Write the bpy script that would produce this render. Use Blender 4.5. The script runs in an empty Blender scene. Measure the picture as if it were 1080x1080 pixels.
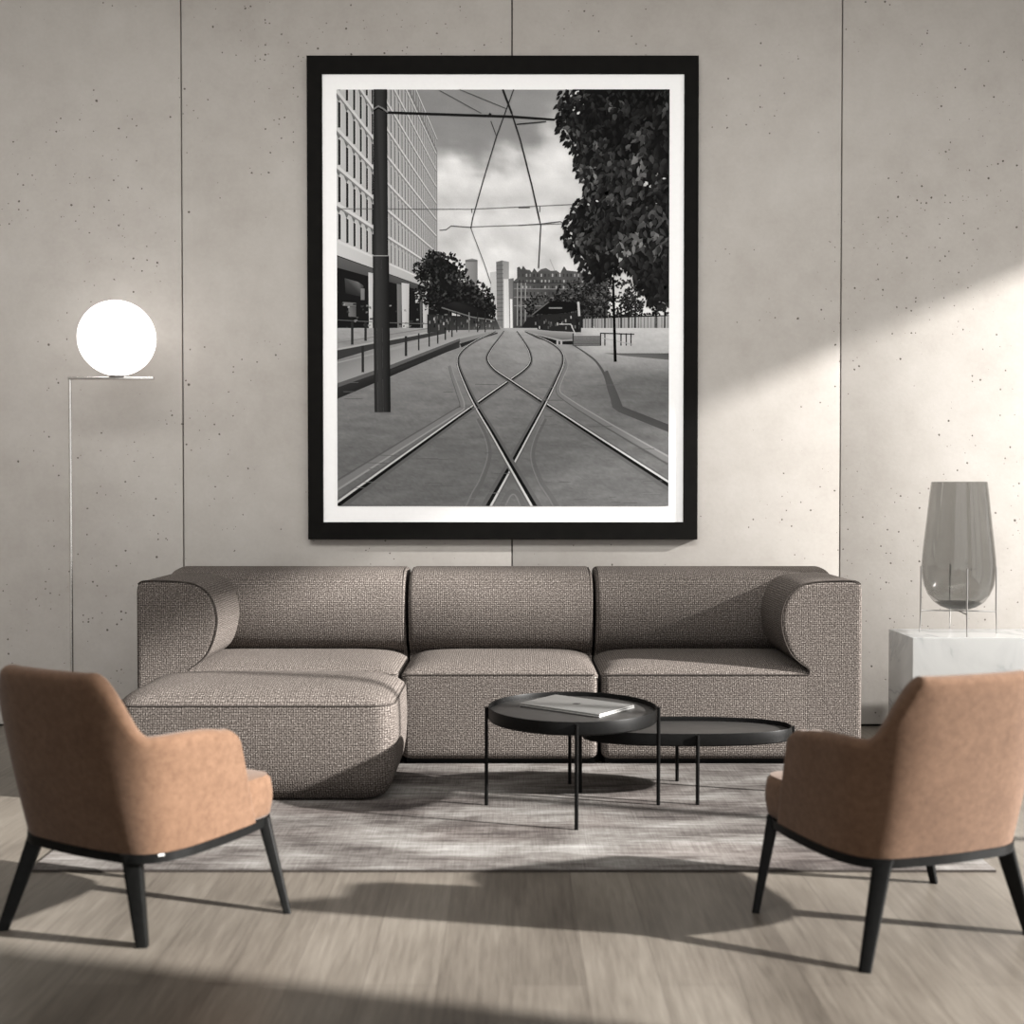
import bpy, bmesh, math, random
from mathutils import Vector, noise as mnoise
R = math.radians
S = bpy.context.scene
COL = S.collection

# ------------------------------------------------------------------ helpers
def lin(v):
    v = v / 255.0
    return v / 12.92 if v <= 0.04045 else ((v + 0.055) / 1.055) ** 2.4

def tag(o, label=None, cat=None, group=None, kind=None):
    if label: o['label'] = label
    if cat: o['category'] = cat
    if group: o['group'] = group
    if kind: o['kind'] = kind
    return o

def empty(name, loc=(0, 0, 0), rz=0.0):
    o = bpy.data.objects.new(name, None)
    o.empty_display_size = 0.1
    o.location = loc
    o.rotation_euler = (0, 0, rz)
    COL.objects.link(o)
    return o

class MB:
    """collects vertices and faces, builds one mesh object"""
    def __init__(self):
        self.v, self.f = [], []

    def add(self, verts, faces):
        b = len(self.v)
        self.v += [tuple(p) for p in verts]
        self.f += [tuple(i + b for i in f) for f in faces]

    def rings(self, rings, closed=True, cap0=True, cap1=True):
        n = len(rings[0])
        vs = [p for r in rings for p in r]
        fs = []
        for k in range(len(rings) - 1):
            for i in range(n if closed else n - 1):
                j = (i + 1) % n
                fs.append((k * n + i, k * n + j, (k + 1) * n + j, (k + 1) * n + i))
        if cap0: fs.append(tuple(range(n - 1, -1, -1)))
        if cap1: fs.append(tuple((len(rings) - 1) * n + i for i in range(n)))
        self.add(vs, fs)

    def box(self, x0, x1, y0, y1, z0, z1, bev=0.0):
        if bev <= 0:
            self.rings([[(x0, y0, z), (x1, y0, z), (x1, y1, z), (x0, y1, z)] for z in (z0, z1)])
            return
        def rr(i, z):
            return [(x, y, z) for x, y in rrect(x0 + i, x1 - i, y0 + i, y1 - i, bev, 3)]
        q = [(1 - math.cos(a), 1 - math.sin(a)) for a in (0, R(30), R(60), R(90))]
        rs = [rr(bev * b_, z0 + bev * a_) for a_, b_ in q]
        rs += [rr(bev * b_, z1 - bev * a_) for a_, b_ in reversed(q)]
        self.rings(rs)

    def tube(self, path, r, n=8, cap=True):
        P = [Vector(p) for p in path]
        rs = r if isinstance(r, (list, tuple)) else [r] * len(P)
        up = Vector((0, 0, 1))
        t0 = (P[1] - P[0]).normalized()
        if abs(t0.dot(up)) > 0.9: up = Vector((0, 1, 0))
        x = (up - t0 * up.dot(t0)).normalized()
        out = []
        for i, p in enumerate(P):
            a = (P[i] - P[i - 1]).normalized() if i > 0 else None
            b = (P[i + 1] - P[i]).normalized() if i < len(P) - 1 else None
            t = ((a or b) + (b or a)).normalized()
            x = (x - t * x.dot(t)).normalized()
            y = t.cross(x)
            out.append([p + (x * math.cos(2 * math.pi * k / n) + y * math.sin(2 * math.pi * k / n)) * rs[i] for k in range(n)])
        self.rings(out, True, cap, cap)

    def build(self, name, mat, parent=None, angle=35, uv=True, loc=None):
        me = bpy.data.meshes.new(name)
        me.from_pydata(self.v, [], self.f)
        bm = bmesh.new(); bm.from_mesh(me)
        bmesh.ops.recalc_face_normals(bm, faces=bm.faces)
        bm.to_mesh(me); bm.free()
        me.polygons.foreach_set('use_smooth', [True] * len(me.polygons))
        me.set_sharp_from_angle(angle=R(angle))
        if uv:
            l = me.uv_layers.new(name='UVMap')
            vv = me.vertices
            for p in me.polygons:
                a = max(range(3), key=lambda k: abs(p.normal[k]))
                iu, iv = ((1, 2), (0, 2), (0, 1))[a]
                for li in p.loop_indices:
                    c = vv[me.loops[li].vertex_index].co
                    l.data[li].uv = (c[iu], c[iv])
        me.materials.append(mat)
        o = bpy.data.objects.new(name, me)
        COL.objects.link(o)
        if parent: o.parent = parent
        if loc: o.location = loc
        return o

def rrect(x0, x1, y0, y1, r, n=5):
    r = max(1e-4, min(r, (x1 - x0) / 2 - 1e-4, (y1 - y0) / 2 - 1e-4))
    out = []
    for cx, cy, a0 in ((x1 - r, y1 - r, 0), (x0 + r, y1 - r, 90), (x0 + r, y0 + r, 180), (x1 - r, y0 + r, 270)):
        for k in range(n + 1):
            a = R(a0 + 90 * k / n)
            out.append((cx + r * math.cos(a), cy + r * math.sin(a)))
    return out

def dense(pts, step):
    """subdivide the long edges of a closed outline"""
    out = []
    for i, p in enumerate(pts):
        q = pts[(i + 1) % len(pts)]
        m = max(1, int(math.hypot(q[0] - p[0], q[1] - p[1]) / step))
        for k in range(m):
            out.append((p[0] + (q[0] - p[0]) * k / m, p[1] + (q[1] - p[1]) * k / m))
    return out

def catmull(P, n=10):
    out = []
    for i in range(len(P) - 1):
        p0 = Vector(P[max(i - 1, 0)]); p1 = Vector(P[i]); p2 = Vector(P[i + 1]); p3 = Vector(P[min(i + 2, len(P) - 1)])
        for k in range(n):
            t = k / n
            out.append(0.5 * ((2 * p1) + (p2 - p0) * t + (2 * p0 - 5 * p1 + 4 * p2 - p3) * t * t + (3 * p1 - p0 - 3 * p2 + p3) * t ** 3))
    out.append(Vector(P[-1]))
    return out

def pad(x0, x1, y0, y1, z0, zs, crown, rv, bot, steps=9, bulge=0.004):
    """upholstered block: tapered foot, straight sides, seam, domed top"""
    mb = MB()
    rs = []
    def loop(i, z, r=None):
        return [(x, y, z) for x, y in rrect(x0 + i, x1 - i, y0 + i, y1 - i, max(0.004, (rv if r is None else r)), 7)]
    for i, z in bot: rs.append(loop(i, z0 + z))
    for k in range(1, 6): rs.append(loop(-bulge * math.sin(math.pi * k / 6), z0 + bot[-1][1] + (zs - 0.008 - z0 - bot[-1][1]) * k / 6))
    rs.append(loop(0.0, zs - 0.004)); rs.append(loop(0.004, zs)); rs.append(loop(0.006, zs + 0.006))
    m = min(x1 - x0, y1 - y0) / 2 - 0.02
    for k in range(1, steps + 1):
        t = k / steps
        e = 1 - (1 - t) ** 2.4
        rs.append(loop(0.006 + (m - 0.006) * t * t * 0.6 + (m - 0.006) * t * 0.4, zs + 0.006 + (crown - zs - 0.006) * e, rv + 0.10 * t))
    mb.rings(rs)
    return mb

def prism(outline, plane, d0, d1, r0, r1, seg=5):
    """outline of (a, z, k) points; k scales the rounding; extruded over depth d0..d1 on 'x' or 'y'"""
    n = len(outline)
    nr = []
    area = sum(outline[i][0] * outline[(i + 1) % n][1] - outline[(i + 1) % n][0] * outline[i][1] for i in range(n))
    sg = 1 if area > 0 else -1
    for i in range(n):
        a, b = outline[i - 1], outline[(i + 1) % n]
        t = Vector((b[0] - a[0], b[1] - a[1])).normalized()
        nr.append((-t.y * sg, t.x * sg))
    def ring(d, ins):
        out = []
        for (a, z, k), m in zip(outline, nr):
            aa, zz = a + m[0] * ins * k, z + m[1] * ins * k
            out.append((aa, d, zz) if plane == 'y' else (d, aa, zz))
        return out
    mb = MB()
    rs = [ring(d0, r0 * 1.6)]
    for k in range(seg + 1):
        t = R(90 * k / seg)
        rs.append(ring(d0 + r0 * (1 - math.cos(t)), r0 * (1 - math.sin(t))))
    for k in range(seg, -1, -1):
        t = R(90 * k / seg)
        rs.append(ring(d1 - r1 * (1 - math.cos(t)), r1 * (1 - math.sin(t))))
    rs.append(ring(d1, r1 * 1.6))
    mb.rings(rs)
    return mb

# ------------------------------------------------------------------ materials
class NT:
    def __init__(self, name):
        self.m = bpy.data.materials.new(name); self.m.use_nodes = True
        self.t = self.m.node_tree; self.N = self.t.nodes; self.L = self.t.links
        self.b = self.N['Principled BSDF']; self.out = self.N['Material Output']
    def n(self, typ, **kw):
        o = self.N.new(typ)
        for k, v in kw.items():
            if k.startswith('i_'):
                o.inputs[k[2:].replace('_', ' ')].default_value = v
            else: setattr(o, k, v)
        return o
    def l(self, a, b): self.L.new(a, b)
    def coord(self, which='Object', scale=(1, 1, 1), rot=(0, 0, 0)):
        c = self.n('ShaderNodeTexCoord'); m = self.n('ShaderNodeMapping')
        m.inputs['Scale'].default_value = scale; m.inputs['Rotation'].default_value = rot
        self.l(c.outputs[which], m.inputs['Vector'])
        return m.outputs['Vector']
    def noise(self, vec, scale, detail=3, rough=0.5, dist=0.0):
        o = self.n('ShaderNodeTexNoise'); o.inputs['Scale'].default_value = scale
        o.inputs['Detail'].default_value = detail; o.inputs['Roughness'].default_value = rough
        o.inputs['Distortion'].default_value = dist
        self.l(vec, o.inputs['Vector']); return o.outputs['Fac']
    def math(self, op, a, b=None, clamp=False):
        o = self.n('ShaderNodeMath', operation=op); o.use_clamp = clamp
        for i, x in enumerate((a, b)):
            if x is None: continue
            if isinstance(x, (int, float)): o.inputs[i].default_value = x
            else: self.l(x, o.inputs[i])
        return o.outputs[0]
    def ramp(self, fac, stops):
        o = self.n('ShaderNodeValToRGB'); e = o.color_ramp.elements
        while len(e) < len(stops): e.new(0.5)
        for k, (p, c) in enumerate(stops):
            e[k].position = p
            e[k].color = (c, c, c, 1) if isinstance(c, (int, float)) else (*c, 1)
        self.l(fac, o.inputs['Fac']); return o.outputs['Color']
    def mix(self, fac, a, b, mode='MIX'):
        o = self.n('ShaderNodeMix', data_type='RGBA', blend_type=mode)
        for s, x in ((0, fac), (6, a), (7, b)):
            if isinstance(x, (int, float)): o.inputs[s].default_value = x
            elif isinstance(x, tuple): o.inputs[s].default_value = (*x, 1)
            else: self.l(x, o.inputs[s])
        return o.outputs[2]
    def bump(self, h, strength, dist):
        o = self.n('ShaderNodeBump'); o.inputs['Strength'].default_value = strength
        o.inputs['Distance'].default_value = dist
        self.l(h, o.inputs['Height']); self.l(o.outputs['Normal'], self.b.inputs['Normal'])
    def base(self, c):
        if isinstance(c, tuple): self.b.inputs['Base Color'].default_value = (*c, 1)
        else: self.l(c, self.b.inputs['Base Color'])
    def set(self, **kw):
        for k, v in kw.items(): self.b.inputs[k.replace('_', ' ')].default_value = v
        return self

def m_plain(name, col, rough=0.5, metal=0.0, spec=0.5, nscale=40, var=0.12):
    t = NT(name)
    nz = t.noise(t.coord(), nscale, 3)
    t.base(t.ramp(nz, [(0.3, tuple(c * (1 - var) for c in col)), (0.7, tuple(c * (1 + var) for c in col))]))
    t.set(Roughness=rough, Metallic=metal); t.b.inputs['Specular IOR Level'].default_value = spec
    return t.m

def m_concrete():
    t = NT('board_concrete'); v = t.coord()
    big = t.noise(v, 1.1, 4, 0.55); mid = t.noise(v, 7, 5, 0.6); fine = t.noise(v, 55, 3, 0.6)
    s = t.math('ADD', t.math('MULTIPLY', big, 0.48), t.math('ADD', t.math('MULTIPLY', mid, 0.37), t.math('MULTIPLY', fine, 0.15)))
    c = t.ramp(s, [(0.32, (0.355, 0.330, 0.303)), (0.50, (0.408, 0.383, 0.356)), (0.68, (0.455, 0.432, 0.406))])
    # small air holes, in loose clusters
    hole = None
    for sc, dens, r0, r1, off in ((19, 0.52, 0.04, 0.125, 0.0), (46, 0.50, 0.08, 0.24, 3.1), (9, 0.50, 0.025, 0.07, 7.7)):
        mp = t.n('ShaderNodeMapping'); mp.inputs['Location'].default_value = (off, off * 0.7, off * 1.3)
        t.l(v, mp.inputs['Vector'])
        sq = t.n('ShaderNodeVectorMath', operation='MULTIPLY'); sq.inputs[1].default_value = (1, 0, 1)
        t.l(mp.outputs['Vector'], sq.inputs[0])
        wob = t.n('ShaderNodeTexNoise'); wob.inputs['Scale'].default_value = 90
        t.l(sq.outputs[0], wob.inputs['Vector'])
        ad = t.n('ShaderNodeVectorMath', operation='MULTIPLY_ADD')
        t.l(wob.outputs['Color'], ad.inputs[0]); ad.inputs[1].default_value = (0.006, 0, 0.006); t.l(sq.outputs[0], ad.inputs[2])
        vo = t.n('ShaderNodeTexVoronoi', voronoi_dimensions='3D'); vo.inputs['Scale'].default_value = sc
        t.l(ad.outputs[0], vo.inputs['Vector'])
        sep = t.n('ShaderNodeSeparateColor'); t.l(vo.outputs['Color'], sep.inputs[0])
        rad = t.math('ADD', t.math('MULTIPLY', t.math('POWER', sep.outputs[0], 3.0), r1 - r0), r0)
        cl = t.noise(mp.outputs['Vector'], 2.3, 3, 0.6)
        on = t.math('MULTIPLY', t.math('GREATER_THAN', cl, dens), t.math('GREATER_THAN', sep.outputs[1], 0.45))
        d = t.math('SUBTRACT', rad, vo.outputs['Distance'])
        h = t.math('MULTIPLY', t.math('MULTIPLY', d, 40.0, True), on, True)
        hole = h if hole is None else t.math('MAXIMUM', hole, h)
    c = t.mix(hole, c, (0.10, 0.088, 0.075))
    t.base(c); t.set(Roughness=0.75); t.b.inputs['Specular IOR Level'].default_value = 0.25
    t.bump(t.math('SUBTRACT', t.math('MULTIPLY', fine, 0.25), hole), 0.35, 0.004)
    return t.m

def m_floor():
    t = NT('greyed_oak_floor'); v = t.coord('Object', (1, 1, 1), (0, 0, R(90)))
    br = t.n('ShaderNodeTexBrick'); br.inputs['Scale'].default_value = 1.0
    br.inputs['Brick Width'].default_value = 1.9; br.inputs['Row Height'].default_value = 0.165
    br.inputs['Mortar Size'].default_value = 0.0012; br.inputs['Mortar Smooth'].default_value = 0.2
    br.inputs['Color1'].default_value = (0.0, 0, 0, 1); br.inputs['Color2'].default_value = (1, 1, 1, 1); br.inputs['Mortar'].default_value = (0.5, 0.5, 0.5, 1)
    br.offset = 0.37; t.l(v, br.inputs['Vector'])
    g1 = t.noise(t.coord('Object', (22, 1.3, 1)), 3.0, 5, 0.6, 0.4)
    g2 = t.noise(t.coord('Object', (70, 3.0, 1)), 4.0, 3, 0.6)
    g3 = t.noise(t.coord('Object', (2.2, 0.8, 1)), 1.6, 3, 0.5)
    sp = t.n('ShaderNodeSeparateColor'); t.l(br.outputs['Color'], sp.inputs[0])
    s = t.math('ADD', t.math('ADD', t.math('MULTIPLY', g1, 0.36), t.math('MULTIPLY', g2, 0.16)), t.math('ADD', t.math('MULTIPLY', g3, 0.38), t.math('MULTIPLY', sp.outputs[0], 0.10)))
    c = t.ramp(s, [(0.34, (0.068, 0.058, 0.048)), (0.50, (0.132, 0.116, 0.097)), (0.66, (0.203, 0.183, 0.156))])
    c = t.mix(t.math('MULTIPLY', br.outputs['Fac'], 0.6), c, (0.06, 0.05, 0.042))
    t.base(c); t.set(Roughness=0.36); t.b.inputs['Specular IOR Level'].default_value = 0.35
    t.bump(t.math('ADD', g2, t.math('MULTIPLY', br.outputs['Fac'], -1.0)), 0.12, 0.002)
    return t.m

def m_tweed(name='grey_brown_tweed'):
    t = NT(name); uv = t.coord('UV')
    sep = t.n('ShaderNodeSeparateXYZ'); t.l(uv, sep.inputs[0])
    u, w = sep.outputs[0], sep.outputs[1]
    k = 2 * math.pi / 0.0165
    a = t.math('SINE', t.math('MULTIPLY', t.math('ADD', u, w), k))
    b = t.math('SINE', t.math('MULTIPLY', t.math('SUBTRACT', u, w), k))
    wv = t.math('MULTIPLY', a, b)
    n1 = t.noise(uv, 185, 1, 0.5); 
    sx = t.noise(t.coord('UV', (160, 6, 1)), 1.0, 2); sy = t.noise(t.coord('UV', (6, 160, 1)), 1.0, 2)
    s = t.math('ADD', t.math('MULTIPLY', wv, 0.13), t.math('ADD', t.math('MULTIPLY', n1, 0.80), t.math('MULTIPLY', t.math('ADD', sx, sy), 0.10)))
    c = t.ramp(s, [(0.30, (0.022, 0.0185, 0.0163)), (0.46, (0.073, 0.0625, 0.056)), (0.60, (0.132, 0.115, 0.104)), (0.78, (0.31, 0.28, 0.256))])
    t.base(c); t.set(Roughness=0.95); t.b.inputs['Specular IOR Level'].default_value = 0.1
    t.bump(s, 0.5, 0.003)
    return t.m

def m_felt():
    t = NT('tan_wool_felt'); v = t.coord()
    n1 = t.noise(v, 60, 5, 0.65); n2 = t.noise(v, 420, 2, 0.5); n3 = t.noise(v, 9, 3)
    s = t.math('ADD', t.math('MULTIPLY', n1, 0.5), t.math('ADD', t.math('MULTIPLY', n2, 0.3), t.math('MULTIPLY', n3, 0.2)))
    t.base(t.ramp(s, [(0.35, (0.086, 0.047, 0.028)), (0.5, (0.116, 0.066, 0.040)), (0.66, (0.150, 0.088, 0.055))]))
    t.set(Roughness=0.9); t.b.inputs['Specular IOR Level'].default_value = 0.15
    t.b.inputs['Sheen Weight'].default_value = 0.12
    t.bump(s, 0.25, 0.002)
    return t.m

def m_rug():
    t = NT('worn_abstract_rug')
    big = t.noise(t.coord('Object', (0.9, 2.3, 1)), 1.9, 7, 0.70, 0.25)
    st = t.noise(t.coord('Object', (2.0, 26, 1)), 2.2, 4, 0.65, 0.3)
    st2 = t.noise(t.coord('Object', (5, 90, 1)), 2.0, 3, 0.6)
    vt = t.noise(t.coord('Object', (120, 3, 1)), 2.0, 2, 0.6)
    s = t.math('ADD', t.math('ADD', t.math('MULTIPLY', big, 0.56), t.math('MULTIPLY', st, 0.22)), t.math('ADD', t.math('MULTIPLY', st2, 0.10), t.math('MULTIPLY', vt, 0.11)))
    c = t.ramp(s, [(0.37, (0.026, 0.023, 0.022)), (0.45, (0.072, 0.064, 0.060)), (0.52, (0.138, 0.129, 0.121)), (0.585, (0.215, 0.209, 0.200)), (0.67, (0.31, 0.303, 0.289))])
    hue = t.noise(t.coord('Object', (1.2, 3.0, 1)), 1.1, 3, 0.5, 0.5)
    c = t.mix(t.ramp(hue, [(0.5, 0.0), (0.68, 0.45)]), c, t.mix(1.0, c, (1.04, 0.95, 0.94), 'MULTIPLY'))
    t.base(c); t.set(Roughness=1.0); t.b.inputs['Specular IOR Level'].default_value = 0.05
    t.bump(t.math('ADD', st2, vt), 0.2, 0.003)
    return t.m

def m_marble():
    t = NT('white_veined_marble'); v = t.coord()
    n = t.noise(v, 2.1, 5, 0.55, 0.9)
    vein = t.math('ABSOLUTE', t.math('SUBTRACT', n, 0.5))
    t.base(t.ramp(vein, [(0.0, (0.40, 0.41, 0.41)), (0.025, (0.50, 0.505, 0.50)), (0.10, (0.54, 0.545, 0.537))]))
    t.set(Roughness=0.25)
    return t.m

def m_glass(name='smoked_glass', k=0.752):
    t = NT(name)
    tr = t.n('ShaderNodeBsdfTransparent')
    vs = t.noise(t.coord(), 6, 2)
    t.l(t.ramp(vs, [(0.3, (k - 0.01, k - 0.01, k - 0.016)), (0.7, (k + 0.01, k + 0.01, k + 0.004))]), tr.inputs['Color'])
    gl = t.n('ShaderNodeBsdfGlossy'); gl.inputs['Roughness'].default_value = 0.04
    lw = t.n('ShaderNodeLayerWeight'); lw.inputs['Blend'].default_value = 0.5
    fr = t.math('ADD', t.math('MULTIPLY', t.math('POWER', lw.outputs['Facing'], 4.0), 0.45), 0.035)
    mx = t.n('ShaderNodeMixShader')
    t.l(fr, mx.inputs[0]); t.l(tr.outputs[0], mx.inputs[1]); t.l(gl.outputs[0], mx.inputs[2])
    t.l(mx.outputs[0], t.out.inputs['Surface'])
    return t.m

def m_emit(name, col, strength):
    t = NT(name)
    nz = t.noise(t.coord(), 8, 1)
    e = t.n('ShaderNodeEmission'); e.inputs['Strength'].default_value = strength
    t.l(t.ramp(nz, [(0.2, tuple(c * 0.985 for c in col)), (0.8, col)]), e.inputs['Color'])
    t.l(e.outputs[0], t.out.inputs['Surface'])
    return t.m

def m_print():
    t = NT('black_and_white_print')
    a = t.n('ShaderNodeVertexColor', layer_name='Tone')
    g = t.noise(t.coord(), 420, 2, 0.6)
    gr = t.ramp(g, [(0.25, 0.90), (0.75, 1.10)])
    t.base(t.mix(1.0, a.outputs['Color'], gr, 'MULTIPLY'))
    t.set(Roughness=0.85); t.b.inputs['Specular IOR Level'].default_value = 0.05
    return t.m

def m_sun_dimmer():  # added sheet, opacity graded along it to shape the sun on the wall
    t = NT('sun_dimmer_sheet')
    tr = t.n('ShaderNodeBsdfTransparent'); df = t.n('ShaderNodeBsdfDiffuse')
    df.inputs['Color'].default_value = (0.8, 0.8, 0.78, 1)
    mx = t.n('ShaderNodeMixShader')
    sp = t.n('ShaderNodeSeparateXYZ'); t.l(t.coord(), sp.inputs[0])
    wv = t.math('ADD', sp.outputs[1], t.math('MULTIPLY', t.noise(t.coord('Object', (1, 14, 0.4)), 2.0, 2), 0.15))
    t.l(t.ramp(t.math('MULTIPLY', t.math('SUBTRACT', wv, 4.275), 1.04), [(0.0, 0.10), (0.2, 0.70), (0.5, 0.68), (0.78, 0.45), (1.0, 0.04)]), mx.inputs[0])
    t.l(tr.outputs[0], mx.inputs[1]); t.l(df.outputs[0], mx.inputs[2])
    t.l(mx.outputs[0], t.out.inputs['Surface'])
    return t.m

M = dict(
    concrete=m_concrete(), floor=m_floor(), tweed=m_tweed(), felt=m_felt(), rug=m_rug(), marble=m_marble(), glass=m_glass(),
    glass_dark=m_glass('thick_smoked_glass', 0.42),
    plaster=m_plain('white_plaster', (0.62, 0.60, 0.57), 0.9, 0, 0.2, 3, 0.03),
    gap=m_plain('joint_shadow_gap', (0.05, 0.045, 0.04), 0.9, 0, 0.1),
    black_frame=m_plain('black_lacquer_frame', (0.0045, 0.0042, 0.0036), 0.7, 0, 0.08, 20, 0.2),
    mat=m_plain('white_mat_board', (0.93, 0.93, 0.93), 0.9, 0, 0.1, 60, 0.01),
    dark_wood=m_plain('black_stained_ash', (0.0045, 0.0046, 0.0044), 0.5, 0, 0.12, 60, 0.25),
    black_metal=m_plain('black_powder_coated_steel', (0.0035, 0.0034, 0.0033), 0.42, 0.0, 0.10, 80, 0.2),
    tray=m_plain('black_satin_tray', (0.026, 0.0245, 0.023), 0.42, 0.0, 0.5, 30, 0.15),
    plinth=m_plain('black_plinth', (0.008, 0.008, 0.008), 0.7, 0, 0.2),
    piping=m_plain('dark_seam_thread', (0.042, 0.036, 0.032), 0.9, 0, 0.1, 200, 0.3),
    chrome=m_plain('brushed_chrome', (0.72, 0.70, 0.68), 0.22, 1.0, 0.5, 50, 0.05),
    steel=m_plain('satin_steel', (0.42, 0.41, 0.40), 0.35, 1.0, 0.5, 50, 0.05),
    alu=m_plain('silver_aluminium', (0.50, 0.50, 0.49), 0.38, 0.9, 0.5, 60, 0.04),
    alu_dark=m_plain('dark_logo_inlay', (0.015, 0.015, 0.015), 0.3, 0.2, 0.5),
    white_tag=m_plain('white_cloth_tag', (0.5, 0.5, 0.48), 0.8, 0, 0.2),
    globe=m_emit('opal_glass_lit', (1.0, 0.95, 0.915), 3.0),
    window=m_plain('dark_window_frame', (0.05, 0.05, 0.05), 0.5),
    prnt=m_print(), sun_dimmer=m_sun_dimmer(),
)

# ------------------------------------------------------------------ the room
WALL = 5.45          # face of the concrete wall
XL, XR = -3.6, 3.0   # side walls
YB = -3.2            # open end of the room, behind the camera
CEIL = 3.75

mb = MB(); mb.box(XL - 0.2, XR + 0.2, YB, WALL + 0.2, -0.12, 0.0)
tag(mb.build('floor', M['floor']), kind='structure')
mb = MB(); mb.box(XL - 0.2, XR + 0.2, YB, WALL + 0.2, CEIL, CEIL + 0.15)
tag(mb.build('ceiling', M['plaster']), kind='structure')
mb = MB(); mb.box(XL - 0.2, XL, YB, WALL + 0.2, 0, CEIL)
tag(mb.build('wall_left', M['plaster']), kind='structure')
# concrete panels with open joints between them
mb = MB()
edges = [XL, -1.511, 0.0, 1.508, XR]
for a, b in zip(edges[:-1], edges[1:]):
    mb.box(a + 0.003, b - 0.003, WALL, WALL + 0.06, 0.012, CEIL, 0.0015)
tag(mb.build('wall_back', M['concrete']), kind='structure')
mb = MB(); mb.box(XL, XR, WALL + 0.022, WALL + 0.2, 0, CEIL)
tag(mb.build('trim_1', M['gap']), kind='structure')
# right wall: one tall window from WY0 to the concrete wall
WY0, WY1, WZ1 = 1.56, 5.36, 3.10
mb = MB()
mb.box(XR, XR + 0.2, YB, WY0, 0, CEIL)
mb.box(XR, XR + 0.2, WY1, WALL + 0.2, 0, CEIL)
mb.box(XR, XR + 0.2, WY0, WY1, WZ1 + 0.0, CEIL)
tag(mb.build('wall_right', M['plaster']), kind='structure')
mb = MB()
for y in (WY0 + 0.025, 3.28, WY1 - 0.025): mb.box(XR + 0.06, XR + 0.11, y - 0.02, y + 0.02, 0, WZ1)
mb.box(XR + 0.06, XR + 0.11, WY0, WY1, 0, 0.05)
tag(mb.build('window_1', M['window']), kind='structure')

# added unseen slab outside the window, shaping the sunlight's top edge on the wall
mb = MB(); mb.box(7.0, 7.3, -8.0, 7.0, 4.21, 8.5)
tag(mb.build('sun_blocker', M['plaster']), kind='structure')
# added unseen sheet in the window, dims the sun around the picture
mb = MB(); rs = []
for z in (0.03, 1.0, 2.0, 3.08):
    rs.append([(2.93 + 0.022 * math.sin(k * 0.9), 4.2 + 0.96 * k / 90, z) for k in range(91)])
mb.rings(rs, False, False, False)
tag(mb.build('added_sun_dimmer', M['sun_dimmer'], None, 180, False), kind='structure')

# ------------------------------------------------------------------ sofa
YF, YBK = 4.65, 5.345
sofa = empty('sofa', (0, 5.0, 0))
tag(sofa, 'long grey-brown tweed modular sofa with rolled arms and three backrests, against the concrete wall', 'sofa')
sofa_inv = Vector((0, -5.0, 0))
def sp(mb, name, mat, parent=sofa):
    mb.v = [(x, y - 5.0, z) for x, y, z in mb.v]
    return mb.build(name, mat, parent)

SEATS = [(-1.40, -0.449, -1.20, -0.455), (-0.437, 0.341, -0.42, 0.326), (0.353, 1.31, 0.368, 1.168)]
bot = [(0.022, 0.0), (0.010, 0.006), (0.002, 0.018), (0.0, 0.035)]
for x0, x1, px0, px1 in SEATS:
    s = sp(pad(x0, x1, YF, 5.25, 0.03, 0.365, 0.412, 0.030, bot, 9, 0.0), 'seat', M['tweed'])
    p = MB(); p.tube([(px0, YF - 0.0005, 0.366), ((px0 + px1) / 2, YF - 0.0005, 0.3665), (px1, YF - 0.0005, 0.366)], 0.0022, 6)
    sp(p, 'piping', M['piping'], s)

PROF = [(0.213, 0.030), (0.213, 0.360), (0.207, 0.371), (0.207, 0.383), (0.218, 0.396), (0.241, 0.411), (0.275, 0.442), (0.300, 0.488), (0.315, 0.540), (0.319, 0.590),
        (0.309, 0.640), (0.287, 0.682), (0.252, 0.712), (0.208, 0.728), (0.130, 0.735), (0.045, 0.736), (0.016, 0.729), (0.003, 0.712), (0.0, 0.690)]
def arm_outline(x_outer, sgn, top):
    c = [Vector((a, z)) for a, z in PROF]
    sm = [c[0]] + catmull(c[1:], 4)
    out = []
    for i, q in enumerate(sm):
        z = q.y if q.y < 0.4 else 0.4 + (q.y - 0.4) * (top - 0.4) / (0.736 - 0.4)
        k = 0.03 if i < 2 else min(1.0, max(0.03, (z - 0.362) / 0.14))
        out.append((x_outer + sgn * q.x, z, k))
    out[1:1] = [(x_outer + sgn * 0.213, z, 0.03) for z in (0.1, 0.2, 0.3, 0.345, 0.354)]
    lo = [(0.0, 0.50), (0.0, 0.30), (0.0, 0.15), (0.0, 0.055), (0.006, 0.038), (0.022, 0.030)]
    out += [(x_outer + sgn * a, z, 1.0) for a, z in lo]
    return out
for xo, sgn in ((-1.478, 1), (1.378, -1)):
    o = arm_outline(xo, sgn, 0.737)
    a = sp(prism(o, 'y', YF - 0.0006, YBK - 0.02, 0.016, 0.03), 'armrest', M['tweed'])
    p = MB()
    path = [(x, YF + 0.001, z) for x, z, k in o if z > 0.364]
    path = [q for q in path if q[2] > 0.722 or abs(q[0] - xo) > 0.15]
    p.tube(path, 0.0028, 6)
    sp(p, 'piping', M['piping'], a)

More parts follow.
